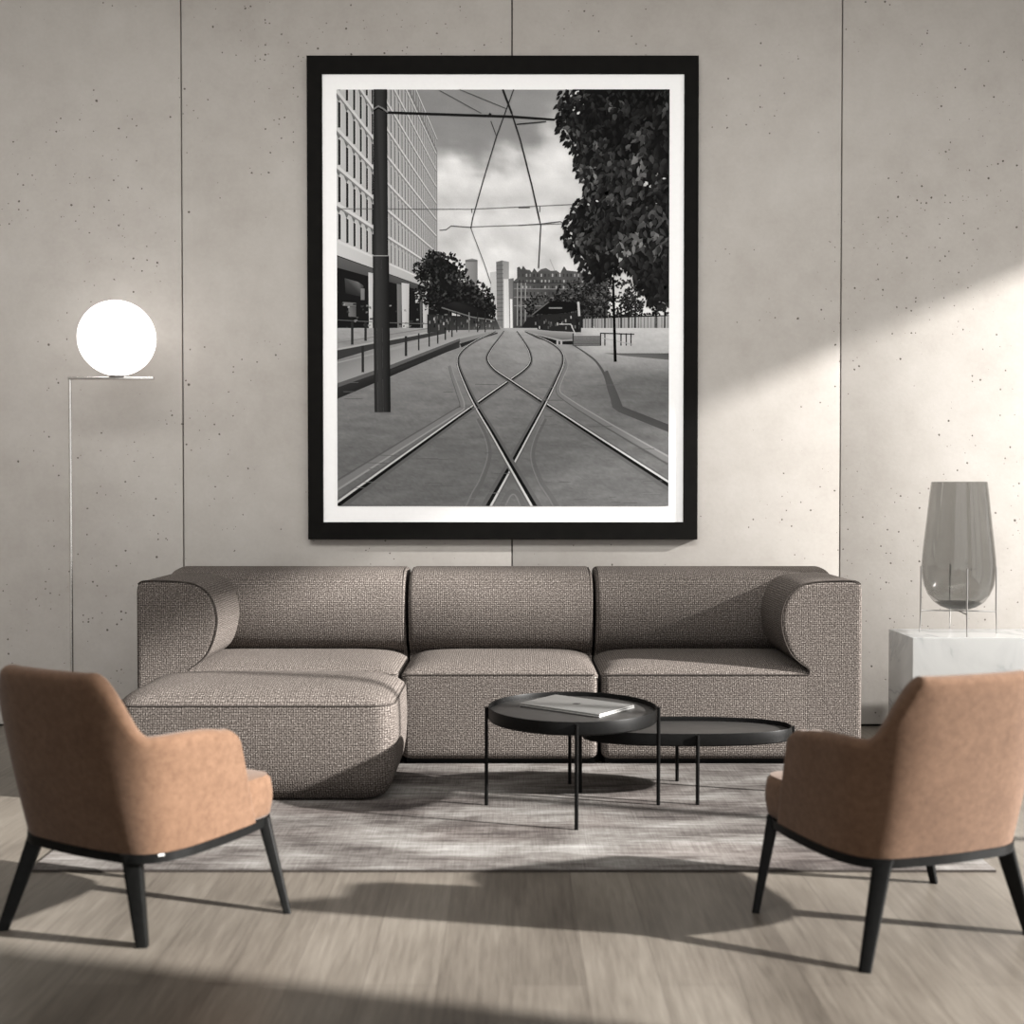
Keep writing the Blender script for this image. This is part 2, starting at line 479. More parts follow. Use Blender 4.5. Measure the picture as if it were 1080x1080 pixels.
for x0, x1 in ((-1.476, -0.455), (-0.443, 0.347), (0.359, 1.376)):
    b = sp(prism(arm_outline(YBK, -1, 0.752), 'x', x0, x1, 0.022, 0.022), 'backrest', M['tweed'])
    for xe in (x0 + 0.012, x1 - 0.012):
        if abs(xe) > 1.2: continue
        path = [(xe, y + 0.004, z) for y, z, k in arm_outline(YBK, -1, 0.752) if z > 0.43 and (YBK - y) > 0.12]
        p = MB(); p.tube(path, 0.0025, 6)
        sp(p, 'piping', M['piping'], b)
for x0, x1 in ((-1.44, -0.47), (-0.42, 0.33), (0.37, 1.34)):
    p = MB(); p.box(x0, x1, YF + 0.05, YBK - 0.03, 0.0, 0.045)
    sp(p, 'plinth', M['plinth'])

# ------------------------------------------------------------------ rug
RZ = 0.009
mb = MB(); mb.box(-1.385, 1.387, 3.378, 4.692, 0.0005, RZ, 0.003)
rug = mb.build('area_rug', M['rug'])
tag(rug, 'faded grey and taupe abstract rug under the two black tables', 'rug')
mb = MB(); mb.box(-1.385, 1.387, 3.3735, 3.379, 0.0006, 0.006)  # dark strip along the rug's front edge
mb.build('front_edge_strip', M['piping'], rug)

# ------------------------------------------------------------------ ottoman
ot = pad(-1.383, -0.408, 4.078, 4.628, 0.0, 0.337, 0.402, 0.075,
         [(0.060, 0.0), (0.042, 0.012), (0.022, 0.04), (0.008, 0.085), (0.0, 0.13)])
ot.v = [(x + 0.895, y - 4.353, z) for x, y, z in ot.v]
ott = ot.build('ottoman', M['tweed'], loc=(-0.895, 4.353, RZ))
tag(ott, 'low square grey-brown tweed ottoman pushed against the left seat of the sofa', 'ottoman')
mb = MB()
pts = dense(rrect(-1.383 + 0.895 + 0.001, -0.408 + 0.895 - 0.001, 4.078 - 4.353 + 0.001, 4.628 - 4.353 - 0.001, 0.075, 7), 0.1)
pts.append(pts[0]); mb.tube([(x, y, 0.3385) for x, y in pts], 0.0026, 6)
mb.build('piping', M['piping'], ott)

# ------------------------------------------------------------------ coffee tables
def tray_table(name, label, cx, cy, ax, ay, top, legs, ex=2.0):
    t = empty(name, (cx, cy, RZ)); tag(t, label, 'coffee table', 'black tray tables on the rug')
    H = top - RZ
    n = 96
    def el(s, z):
        out = []
        for k in range(n):
            a = 2 * math.pi * k / n
            c, s_ = math.cos(a), math.sin(a)
            out.append(((ax + s) * math.copysign(abs(c) ** (2 / ex), c), (ay + s) * math.copysign(abs(s_) ** (2 / ex), s_), z))
        return out
    m = MB()
    m.rings([el(-0.012, H - 0.046), el(-0.004, H - 0.044), el(-0.001, H - 0.040), el(-0.001, H - 0.002), el(-0.002, H), el(-0.0045, H), el(-0.0055, H - 0.002), el(-0.0055, H - 0.034)], True, True, True)
    m.build('tray_rim', M['black_metal'], t)
    m = MB(); m.rings([el(-0.006, H - 0.033), el(-0.006, H - 0.0165), el(-0.008, H - 0.0155)])
    m.build('table_top', M['tray'], t)
    for lx, ly in legs:
        x, y = lx - cx, ly - cy
        m = MB(); m.tube([(x, y, 0), (x, y, H * 0.5), (x, y, H - 0.004)], 0.0066, 10)
        m.build('leg', M['black_metal'], t)
    return t
tray_table('coffee_table', 'taller round black tray table carrying the closed laptop', 0.208, 4.062, 0.291, 0.287, 0.352,
           [(-0.088, 4.062), (0.504, 4.062), (0.206, 3.768), (0.213, 4.354)])
tray_table('coffee_table', 'lower oval black tray table behind the taller round one', 0.626, 4.232, 0.376, 0.158, 0.252,
           [(0.245, 4.232), (1.007, 4.232), (0.640, 4.068), (0.615, 4.396)], 2.3)

# ------------------------------------------------------------------ laptop
lap = empty('laptop', (0.225, 4.115, 0.3368), R(-38.5)); tag(lap, 'closed silver laptop lying on the taller round black table', 'laptop')
mb = MB(); mb.box(-0.170, 0.170, -0.108, 0.108, 0.0, 0.0065, 0.0028); mb.build('laptop_base', M['alu'], lap)
mb = MB(); mb.box(-0.170, 0.170, -0.108, 0.108, 0.0075, 0.0125, 0.0022); mb.build('lid', M['alu'], lap)
mb = MB(); mb.box(-0.166, 0.166, -0.104, 0.104, 0.0060, 0.0080); mb.build('hinge_gap', M['plinth'], lap)
mb = MB()
ap = []
for k in range(40):     # fruit-shaped mark with a bite on its right side
    a = 2 * math.pi * k / 40
    r = 0.0135 * (1 - 0.16 * max(0, math.sin(a)) ** 6 - 0.10 * max(0, -math.sin(a)) ** 8)
    x, y = r * math.cos(a), 1.06 * r * math.sin(a)
    d = math.hypot(x - 0.0155, y - 0.002)
    if d < 0.0062:
        x = 0.0155 - math.sqrt(max(0, 0.0062 ** 2 - (y - 0.002) ** 2))
    ap.append((x, y))
mb.rings([[(x, y, z) for x, y in ap] for z in (0.01255, 0.0128)])
lf = [(0.0005, 0.0155), (0.0022, 0.0195), (0.0062, 0.0215), (0.0058, 0.0180), (0.0030, 0.0158)]
mb.rings([[(x, y, z) for x, y in lf] for z in (0.01255, 0.0128)])
mb.build('lid_logo', M['alu_dark'], lap)

# ------------------------------------------------------------------ floor lamp
lamp = empty('floor_lamp', (-1.917, 5.15, 0)); tag(lamp, 'slim chrome floor lamp with a glowing white globe left of the sofa', 'lamp')
mb = MB(); mb.tube([(0, 0, 0.012), (0, 0, 0.8), (0, 0, 1.574)], 0.0068, 14); mb.build('pole', M['chrome'], lamp)
mb = MB(); mb.box(-0.0075, 0.364, -0.011, 0.011, 1.571, 1.583, 0.002); mb.build('arm', M['chrome'], lamp)
def lathe(prof, cx, cy, n=48):
    m = MB(); m.rings([[(cx + r * math.cos(2 * math.pi * k / n), cy + r * math.sin(2 * math.pi * k / n), z) for k in range(n)] for r, z in prof])
    return m
lathe([(0.034, 1.582), (0.034, 1.588), (0.024, 1.592), (0.022, 1.597)], 0.205, 0).build('globe_holder', M['steel'], lamp)
lathe([(0.163 * math.sin(R(a)) + 0.0005, 1.7505 - 0.163 * math.cos(R(a))) for a in range(6, 181, 6)], 0.205, 0, 64).build('globe_shade', M['globe'], lamp)
lathe([(0.13, 0.0), (0.135, 0.003), (0.135, 0.010), (0.128, 0.013), (0.02, 0.014)], 0.06, 0).build('lamp_base', M['chrome'], lamp)

# ------------------------------------------------------------------ marble console
con = empty('console', (2.14, 5.045, 0)); tag(con, 'white veined marble block console at the right, carrying the smoked vase', 'console')
mb = MB(); mb.box(-0.483, 0.483, -0.157, 0.157, 0.03, 0.482, 0.003); mb.build('console_body', M['marble'], con)
mb = MB(); mb.box(-0.46, 0.46, -0.135, 0.135, 0.0, 0.031); mb.build('plinth', M['plinth'], con)

# ------------------------------------------------------------------ vase in wire stand
VX, VY, VZ = 1.908, 5.058, 0.482
VK = 1.0
vase = empty('vase', (VX, VY, VZ)); tag(vase, 'tapering smoked glass vase cradled in a thin steel stand on the marble console', 'vase')
outer = [(0.02, 0.098), (0.045, 0.102), (0.075, 0.113), (0.103, 0.134), (0.126, 0.165), (0.142, 0.205), (0.1495, 0.250), (0.1505, 0.290),
         (0.148, 0.330), (0.142, 0.390), (0.134, 0.460), (0.1265, 0.530), (0.119, 0.600), (0.1135, 0.644)]
inner = [(r - 0.004, z) for r, z in reversed(outer[4:])] + [(0.098, 0.146), (0.070, 0.128), (0.03, 0.122), (0.005, 0.121)]
lathe([(r * VK, z * VK) for r, z in [(0.003, 0.097)] + outer + [(0.1115, 0.646)] + inner], 0, 0, 72).build('glass_vessel', M['glass'], vase)
lathe([(r * VK, z * VK) for r, z in [(0.003, 0.1005), (0.044, 0.1045), (0.073, 0.1155), (0.0935, 0.130), (0.085, 0.1315), (0.068, 0.1265), (0.03, 0.1205), (0.003, 0.1195)]], 0, 0, 48).build('glass_base', M['glass_dark'], vase)
ROT = R(-8)
for k in range(4):
    a = ROT + k * math.pi / 2
    c, s = math.cos(a), math.sin(a)
    m = MB(); m.tube([(0.158 * c, 0.158 * s, 0.0), (0.1545 * c, 0.1545 * s, 0.10), (0.1545 * c, 0.1545 * s, 0.285)], [0.0022, 0.0036, 0.0036], 8)
    m.build('leg', M['steel'], vase)
for k in range(2):
    a = ROT + k * math.pi / 2
    c, s = math.cos(a), math.sin(a)
    m = MB(); m.tube([(-0.154 * c, -0.154 * s, 0.094), (0, 0, 0.094), (0.154 * c, 0.154 * s, 0.094)], 0.0028, 8)
    m.build('crossbar', M['steel'], vase)

# ------------------------------------------------------------------ armchairs
def smooth(t):
    t = max(0.0, min(1.0, t)); return t * t * (3 - 2 * t)

def armchair(label, X, Y, rz, feet, tagged):
    ch = empty('armchair', (X, Y, 0), rz); tag(ch, label, 'armchair', 'tan armchairs facing the sofa')
    # shell: plan of the lower edge, right half then mirrored
    half = [(0.253, 0.105), (0.256, 0.03), (0.255, -0.06), (0.247, -0.140), (0.221, -0.204), (0.170, -0.239), (0.090, -0.250), (0.0, -0.254)]
    half = [(0.253, 0.118)] + half[1:]
    full = [Vector(p) for p in half] + [Vector((-x, y)) for x, y in reversed(half[:-1])]
    P = catmull(full, 16)
    acc = [0.0]
    for a, b in zip(P[:-1], P[1:]): acc.append(acc[-1] + (b - a).length)
    tot = acc[-1]
    Z0, ZA, ZB, TH = 0.236, 0.506, 0.675, 0.056
    mb = MB(); rings = []
    N = len(P)
    for i, q in enumerate(P):
        tg = (P[min(i + 1, N - 1)] - P[max(i - 1, 0)]).normalized()
        nrm = Vector((-tg.y, tg.x))
        if nrm.dot(q - Vector((0, 0.02))) < 0: nrm = -nrm
        d = min(acc[i], tot - acc[i])
        ha = ZA - 0.006 + 0.020 * smooth(d / 0.32)
        h = ha + (ZB - ha) * smooth((d - 0.345) / 0.085)
        if d < 0.045: h -= 0.045 * (1 - math.sqrt(max(0, 1 - (1 - d / 0.045) ** 2)))
        endk = min(1.0, d / 0.016)
        th = TH * (0.35 + 0.65 * math.sqrt(max(0, 1 - (1 - endk) ** 2)))
        back = smooth((d - 0.22) / 0.25)
        ring = []
        def pt(z, off):
            lean = (z - Z0) / 0.45
            fl = (0.050 * (1 - back) + 0.145 * back) * (lean - 0.25 * lean * lean)
            slant = -0.095 * (z - Z0) / 0.27 * (1 - smooth(d / 0.22))
            c = q + nrm * (fl + off)
            return (c.x, c.y + slant, z)
        o = 0.5 * (TH - th)
        zs = [0.0, 0.06, 0.2, 0.4, 0.6, 0.8, 0.93]
        for t in zs: ring.append(pt(Z0 + (h - 0.02 - Z0) * t, -o))
        for k in range(7):
            a = R(180 * k / 6)
            ring.append(pt(h - 0.02 + 0.02 * math.sin(a), -TH / 2 + th / 2 * math.cos(a)))
        for t in reversed(zs): ring.append(pt(Z0 + (h - 0.02 - Z0) * t, -TH + o))
        rings.append(ring)
    mb.rings(rings)
    mb.build('upholstered_shell', M['felt'], ch, 50)
    cu = pad(-0.243, 0.243, -0.19, 0.207, 0.236, 0.338, 0.352, 0.045, [(0.006, 0.0), (0.001, 0.006), (0.0, 0.015)], 6)
    cu.build('seat_cushion', M['felt'], ch, 50)
    # dark ring under the shell
    hf = [(0.0, 0.212), (0.13, 0.211), (0.205, 0.197), (0.240, 0.150), (0.253, 0.085), (0.256, 0.02), (0.255, -0.06), (0.247, -0.140), (0.221, -0.204), (0.170, -0.239), (0.090, -0.250), (0.0, -0.254)]
    C = catmull([Vector(p) for p in hf] + [Vector((-x, y)) for x, y in reversed(hf[:-1])], 8)[:-1]
    m = MB(); n = len(C); rr = [[], [], [], []]
    for i, q in enumerate(C):
        tg = (C[(i + 1) % n] - C[i - 1]).normalized(); nm = Vector((tg.y, -tg.x))
        if nm.dot(q) < 0: nm = -nm
        for k, (off, z) in enumerate(((0.003, 0.236), (0.003, 0.214), (-0.03, 0.214), (-0.03, 0.236))):
            c = q + nm * off; rr[k].append((c.x, c.y, z))
    m.rings(rr + [rr[0]], True, False, False)
    m.build('base_frame', M['dark_wood'], ch)
    tops = dict(fr=(0.226, 0.168), fl=(-0.226, 0.168), rr=(0.158, -0.222) if tagged else (0.205, -0.185), rl=(-0.205, -0.185) if tagged else (-0.165, -0.218))
    for k, (fx, fy) in feet.items():
        tx, ty = tops[k]
        w0, w1 = (0.033, 0.019) if k[0] == 'f' else (0.046, 0.029)
        m = MB(); rs = []
        dx, dy = fx - tx, fy - ty
        ang = math.atan2(ty, tx)
        for t in (0.0, 0.06, 0.3, 0.6, 0.85, 1.0):
            w = (w0 + (w1 - w0) * t) / 2 * (1.0 if t > 0.05 else 1.08)
            cx, cy, z = tx + dx * t, ty + dy * t, 0.2355 * (1 - t)
            rs.append([(cx + x * math.cos(ang) - y * math.sin(ang), cy + x * math.sin(ang) + y * math.cos(ang), z) for x, y in rrect(-w, w, -w, w, w * 0.35, 3)])
        m.rings(rs)
        m.build('leg', M['dark_wood'], ch)
    if tagged:
        m = MB(); m.box(-0.007, 0.007, -0.0015, 0.0015, 0.0, 0.005)
        o = m.build('fabric_tag', M['white_tag'], ch); o['label'] = 'small white fabric tag'
        o.location = (0.230, -0.199, 0.2305); o.rotation_euler = (0, 0, R(55))
    return ch
armchair('tan felt armchair on the left, its rear in shade, in front of the ottoman', -0.936, 3.072, -0.50,
         dict(rr=(0.160, -0.193), fr=(0.322, 0.150), rl=(-0.228, -0.279), fl=(-0.252, 0.160)), True)
armchair('tan felt armchair on the right, its back in sun, in front of the console', 0.959, 3.026, 0.325,
         dict(rl=(-0.257, -0.278), fl=(-0.300, 0.132), rr=(0.264, -0.217), fr=(0.289, 0.175)), False)

# ------------------------------------------------------------------ framed black and white street photograph
KP = 5.41 / 1250                       # one unit of the print in metres
PCX, PCZ = -0.042, 1.9645              # centre of the frame on the wall
PU, PV = 529.5, 313.5                  # print units at that centre
pic = empty('framed_picture', (PCX, WALL, PCZ))
tag(pic, 'large black framed black and white photograph of tram tracks above the sofa', 'picture')
def px(u, v): return ((u - PU) * KP, -(v - PV) * KP)
fx0, fz0 = px(324, 567.3); fx1, fz1 = px(735, 60)
ix0, iz0 = px(340, 549); ix1, iz1 = px(720, 79)
mb = MB()
fr = []
for i, y in ((0.0, -0.001), (0.0, -0.037), (0.002, -0.040)):
    fr.append([(fx0 + i, y, fz0 + i), (fx1 - i, y, fz0 + i), (fx1 - i, y, fz1 - i), (fx0 + i, y, fz1 - i)])
for y in (-0.040, -0.020):
    fr.append([(ix0, y, iz0), (ix1, y, iz0), (ix1, y, iz1), (ix0, y, iz1)])
mb.rings(fr, True, True, False)
mb.build('frame', M['black_frame'], pic, 20)
mb = MB(); mb.box(ix0 - 0.004, ix1 + 0.004, -0.030, -0.022, iz0 - 0.004, iz1 + 0.004); mb.build('mat', M['mat'], pic)

rnd = random.Random(7)
X0, X1, Y0, Y1 = 355.0, 704.5, 95.0, 532.0
class Print:
    def __init__(self): self.v, self.f, self.c, self.z = [], [], [], -0.0303
    def up(self, n=1): self.z -= 0.00001 * n
    def clip(self, P):
        """clip a list of (u, v, grey) to the print's edges"""
        for ax, lim, sg in ((0, X0, 1), (0, X1, -1), (1, Y0, 1), (1, Y1, -1)):
            out = []
            for i in range(len(P)):
                a, b = P[i - 1], P[i]
                ia, ib = (a[ax] - lim) * sg >= 0, (b[ax] - lim) * sg >= 0
                if ia != ib:
                    t = (lim - a[ax]) / (b[ax] - a[ax])
                    out.append(tuple(a[k] + (b[k] - a[k]) * t for k in range(3)))
                if ib: out.append(b)
            P = out
            if len(P) < 3: return []
        return P
    def poly(self, pts, g=None, up=True):
        P = [(p[0], p[1], p[2] if len(p) > 2 else g) for p in pts]
        P = self.clip(P)
        if len(P) < 3: return
        if up: self.up()
        b = len(self.v)
        for u, v, gg in P:
            x, z = px(u, v); self.v.append((x, self.z, z))
            l = lin(max(0, min(255, gg))) * 0.93; self.c.append((l, l, l, 1))
        a = sum(P[i - 1][0] * P[i][1] - P[i][0] * P[i - 1][1] for i in range(len(P)))
        idx = tuple(range(b, b + len(P)))
        self.f.append(idx if a < 0 else idx[::-1])
    def line(self, pts, w, g, up=True):
        """stroke; every point may carry its own width as a third value"""
        if up: self.up()
        n = len(pts); lf, rt = [], []
        for i, p in enumerate(pts):
            w_ = (p[2] if len(p) > 2 else w) / 2
            a, b = pts[max(i - 1, 0)], pts[min(i + 1, n - 1)]
            d = Vector((b[0] - a[0], b[1] - a[1])); d.normalize()
            if 0 < i < n - 1:
                e = Vector((p[0] - a[0], p[1] - a[1])); e.normalize()
                w_ /= max(0.5, d.dot(e))
            lf.append((p[0] - d.y * w_, p[1] + d.x * w_)); rt.append((p[0] + d.y * w_, p[1] - d.x * w_))
        for i in range(n - 1):
            self.poly([lf[i], lf[i + 1], rt[i + 1], rt[i]], g, False)
    def curve(self, pts, w, g, n=6, wfun=None, off=0.0):
        c = catmull([Vector(p[:2]) for p in pts], n)
        out = []
        for i, p in enumerate(c):
            t = (c[min(i + 1, len(c) - 1)] - c[max(i - 1, 0)]).normalized()
            k = wfun(p.y) if wfun else 1.0
            out.append((p.x - t.y * off * k, p.y + t.x * off * k, w * k))
        self.line(out, w, g)
    def grid(self, fn, x0, x1, y0, y1, nx, ny):
        self.up(); b = len(self.v)
        for j in range(ny + 1):
            for i in range(nx + 1):
                u, v = x0 + (x1 - x0) * i / nx, y0 + (y1 - y0) * j / ny
                x, z = px(u, v); self.v.append((x, self.z, z))
                l = lin(max(0, min(255, fn(u, v)))) * 0.93; self.c.append((l, l, l, 1))
        for j in range(ny):
            for i in range(nx):
                a = b + j * (nx + 1) + i
                self.f.append((a, a + nx + 1, a + nx + 2, a + 1))
    def fan(self, m):
        self.fz, self.fm, self.fk = self.z - 0.00001, m, 0
    def leaf(self, u, v, L, W, ang, g):
        self.z = self.fz - 0.000008 * (self.fk % self.fm); self.fk += 1
        c, s = math.cos(ang), math.sin(ang)
        pts = [(0, 0), (0.3 * L, W * 0.5), (0.65 * L, W * 0.42), (L, 0), (0.65 * L, -W * 0.42), (0.3 * L, -W * 0.5)]
        self.poly([(u + x * c - y * s, v + x * s + y * c, g + (8 if k in (1, 2) else -5)) for k, (x, y) in enumerate(pts)], None, False)
    def unfan(self):
        self.z = self.fz - 0.000008 * self.fm
    def build(self):
        me = bpy.data.meshes.new('print'); me.from_pydata(self.v, [], self.f)
        at = me.color_attributes.new(name='Tone', type='FLOAT_COLOR', domain='POINT')
        at.data.foreach_set('color', [x for c in self.c for x in c])
        me.materials.append(M['prnt'])
        o = bpy.data.objects.new('print', me); COL.objects.link(o); o.parent = pic
        return o
def fbm(u, v, s, o=4):
    return mnoise.fractal(Vector((u * s, v * s, 3.7)), 1.0, 2.0, o)
def sst(a, b, x):
    t = max(0.0, min(1.0, (x - a) / (b - a))); return t * t * (3 - 2 * t)
P = Print()
# sky with its bank of cloud
def sky(u, v):
    edge = 160 - 6 * sst(500, 540, u) - 32 * sst(545, 590, u) - 10 * sst(530, 460, u) * 0
    n = fbm(u, v * 1.5, 0.022); n2 = fbm(u + 90, v * 1.4, 0.05)
    k = sst(-14, 26, v - edge + 26 * n)
    dark = 146 + 14 * sst(120, 95, v) * 0 + 10 * n + 8 * sst(520, 600, u)
    lit = 222 + 20 * n + 14 * n2 - 26 * sst(190, 215, v) * sst(232, 212, v) * (0.5 + n)
    return dark * (1 - k) + lit * k
P.grid(sky, X0, X1, Y0, 352, 90, 66)
# far towers
P.poly([(490, 273, 150), (497, 271.5, 140), (503, 273, 120), (503, 320, 120), (490, 320, 160)])
P.line([(490, 274), (503, 274)], 2, 105)
P.poly([(516, 286, 198), (523, 285, 195), (523, 345, 190), (516, 345, 200)])
P.poly([(522.5, 275, 112), (529, 273.5, 104), (530, 345, 120), (523.5, 345, 132)])
P.poly([(529, 273.5, 140), (536, 275, 150), (536, 345, 205), (530, 345, 190)])
P.poly([(530.5, 293, 215), (536, 293, 205), (536, 345, 225), (531, 345, 230)])
for k in range(14): P.line([(523, 279 + k * 4.4), (530, 278.6 + k * 4.4)], 0.7, 88, k == 0)
P.poly([(535.5, 293, 120), (541, 292, 110), (541, 345, 100), (536.5, 345, 140)])
P.poly([(537, 314, 235), (539.5, 314, 235), (540, 346, 225), (537.5, 346, 235)])
# gabled brick building
P.poly([(540, 296, 92), (544.5, 292, 84), (544.5, 281, 80), (547, 280, 74), (549, 283, 70), (551, 279, 74), (554, 283, 84), (558, 283.5, 86), (560, 286, 80), (562.5, 281.5, 72), (566, 286, 78),
        (570, 282.5, 96), (575, 281.5, 90), (580, 284.5, 88), (586, 284, 92), (590, 287, 86), (594, 279.5, 74), (597, 284, 80), (606, 285, 90), (640, 292, 88), (640, 350, 70), (541, 350, 64)])
for r in range(9):
    for k in range(24):
        u = 546 + k * 3.9 + (r % 2) * 0.4; v = 287.5 + r * 6.4
        P.poly([(u, v), (u + 1.5, v), (u + 1.5, v + 3.1), (u, v + 3.1)], rnd.choice((50, 60, 70, 150, 170, 120)) if r < 3 else rnd.choice((44, 54, 62, 120)), r + k == 0)
for v in (296.6, 303, 312, 321): P.line([(541, v), (640, v + 1)], 1.0, 52 if v < 300 else 125)
for u in (545, 549, 553.5): P.line([(u, 297), (u - 0.3, 342)], 1.0, 150)
P.line([(579, 272), (584, 284)], 0.8, 165)
# the long concrete block on the left
VPX, VPY = 540.0, 334.0
def on(u, v355): return v355 + (VPY - v355) * (u - 355) / (VPX - 355)
P.poly([(355, on(355, -72), 188), (408, on(408, -72), 176), (460.4, on(460.4, -72), 158), (460.4, on(460.4, 268), 150), (408, on(408, 268), 178), (355, 268, 196)])
lines = [96 - 39.3 * k for k in range(-4, 6)]
invs = [1 / 183.5 + 0.00026 * k for k in range(-1, 29)]
cols = [VPX - 1 / q for q in invs]
for li, y355 in enumerate(lines[:-1]):
    P.up()
    top = y355 - 39.3
    for ci, u in enumerate(cols):
        if u > 459: continue
        P.z = P.z + (0.000006 if ci % 2 else -0.000006)
        wdt = 0.30 * (VPX - u) * (VPX - u) * 0.00026
        g = 42 + 64 * sst(388, 412, u) + 14 * sst(412, 455, u)
        t0, t1 = (0.24, 0.94)
        va = on(u, top + 39.3 * t0); vb = on(u, top + 39.3 * t1)
        P.poly([(u, va), (u + wdt, va + 1.5 * wdt * 0.4), (u + wdt, vb), (u, vb)], g, False)
        P.poly([(u + wdt, va, 205), (u + wdt * 1.5, va, 200), (u + wdt * 1.5, vb, 200), (u + wdt, vb, 205)], None, False)
        # shaded reveal beneath the ledge
        P.poly([(u - wdt * 1.4, on(u - wdt * 1.4, top + 39.3 * 0.06)), (u + wdt * 1.2, on(u + wdt * 1.2, top + 39.3 * 0.06)), (u + wdt * 0.2, on(u, top + 39.3 * 0.25))], g * 0.35 + 92, False)
for y355 in lines:
    P.line([(355, on(355, y355), 3.2), (408, on(408, y355), 2.0), (460.4, on(460.4, y355), 1.1)], 2, 212)
    P.line([(355, on(355, y355 + 3.4), 1.6), (408, on(408, y355 + 3.0), 1.1), (460.4, on(460.4, y355 + 2.6), 0.9)], 2, 128)
P.line([(418, on(418, -71), 1.5), (460.4, on(460.4, -71), 1.2)], 1, 120)
P.line([(460.3, on(460.3, -72)), (460.3, 296)], 0.8, 132)
P.poly([(355, 254.5, 205), (408, on(408, 254.5), 190), (460, on(460, 254.5), 172), (460, on(460, 270), 160), (408, on(408, 270), 186), (355, 270, 205)])
# its open ground floor
P.poly([(355, 268), (476, on(476, 268)), (476, 356), (355, 378)], 26)
P.poly([(355, 269, 96), (440, on(440, 269), 78), (440, on(440, 279), 62), (355, 281, 84)])
P.poly([(363, 292, 70), (377, 296, 110), (383, 300, 60), (382, 312, 48), (364, 308, 38)])
P.poly([(361, 317, 120), (375, 318, 110), (375, 322, 100), (361, 321, 120)])
P.poly([(367, 322, 110), (375, 322, 80), (375, 333, 90), (367, 332, 120)])
P.poly([(380, 303, 130), (384, 303, 120), (384, 315, 110), (380, 315, 120)])
for a, b, v0, v1, g in ((388, 393, 286, 352, 205), (418, 423.3, 298, 346, 118), (423, 431, 297, 352, 200), (437, 442, 305, 318, 195), (442, 445, 305, 345, 90), (445, 451.5, 305, 345, 196), (472, 474, 300, 345, 70)):
    P.poly([(a, v0, g), (b, v0 + 1, g - 12), (b - 0.6, v1, g - 25), (a + 0.6, v1, g)])
for k in range(70):
    u = rnd.uniform(357, 470); v = rnd.uniform(318, 352)
    P.poly([(u, v), (u + rnd.uniform(1, 4), v), (u + rnd.uniform(1, 4), v + rnd.uniform(0.8, 3)), (u, v + 2)], rnd.choice((40, 55, 75, 110, 150)), k == 0)
# trees behind the left platform
def crown(cx, cy, rx, ry, n, g0, g1, L, keep=1.0):
    if rx < 33 and cx < 520:
        P.poly([(cx + rx * 0.78 * math.cos(R(a)) * (0.9 + 0.15 * math.sin(a)), cy + ry * 0.78 * math.sin(R(a)) * (0.9 + 0.15 * math.cos(a * 1.7))) for a in range(0, 360, 20)], 24)
    P.fan(24)
    for k in range(n):
        a = rnd.uniform(0, 2 * math.pi); r = math.sqrt(rnd.random())
        u, v = cx + rx * r * math.cos(a), cy + ry * r * math.sin(a)
        if fbm(u, v, 0.11, 3) < -0.28 * keep: continue
        t = rnd.random() ** 1.8
        P.leaf(u, v, L * rnd.uniform(0.6, 1.3), L * 0.5, rnd.uniform(0, 6.28), g0 + (g1 - g0) * t * (0.4 + 0.6 * sst(0.6, -0.8, (v - cy) / ry)))
    P.unfan()
for cx, cy, rx, ry, n in ((463, 285, 27, 19, 520), (470, 306, 32, 20, 560), (492, 313, 26, 18, 460), (508, 322, 17, 14, 260), (458, 275, 14, 12, 150)):
    crown(cx, cy, rx, ry, n, 16, 88, 4.2)
# right-hand belt of small trees
for cx, cy, rx, ry, n in ((575, 322, 22, 14, 260), (612, 312, 30, 20, 520), (645, 314, 34, 22, 620), (685, 316, 30, 24, 600)):
    crown(cx, cy, rx, ry, n, 22, 105, 3.6, 0.8)
P.poly([(556, 333), (704.5, 331), (704.5, 351), (545, 351)], 36)
P.poly([(614, 335, 150), (704.5, 332, 175), (704.5, 347, 165), (614, 348, 150)])
for k in range(26):
    u = 616 + k * 3.5 + rnd.uniform(-0.6, 0.6); P.line([(u, 333), (u, 348)], 0.9, rnd.choice((95, 110, 125)), k == 0)
for u in (611, 624, 637, 654, 662, 669, 691, 700): P.line([(u, 322), (u, 350)], 1.5, 26)
P.poly([(660, 349), (704.5, 348), (704.5, 353), (660, 354)], 34)
P.poly([(694.5, 345), (700, 344.5), (701, 353), (694.5, 354)], 22)
# ground
def road(u, v):
    t = (v - 344) / 188
    g = 160 - 52 * min(1, t * 1.5) ** 0.55 + 10 * sst(520, 545, u) * sst(420, 350, v)
    g += 34 * sst(600, 625, u) * sst(400, 352, v)
    g -= 20 * sst(560, 700, u) * sst(380, 400, v) * sst(450, 410, v)
    return g + 9 * fbm(u * 0.5, v * 2.4, 0.06) + 7 * fbm(u, v * 3, 0.35, 2) + 5 * fbm(u + 40, v * 5, 0.16, 2)
P.grid(road, X0, X1, 344.5, Y1, 150, 120)
P.poly([(636, 371, 90), (704.5, 371, 80), (704.5, 378, 96), (660, 374, 110)])
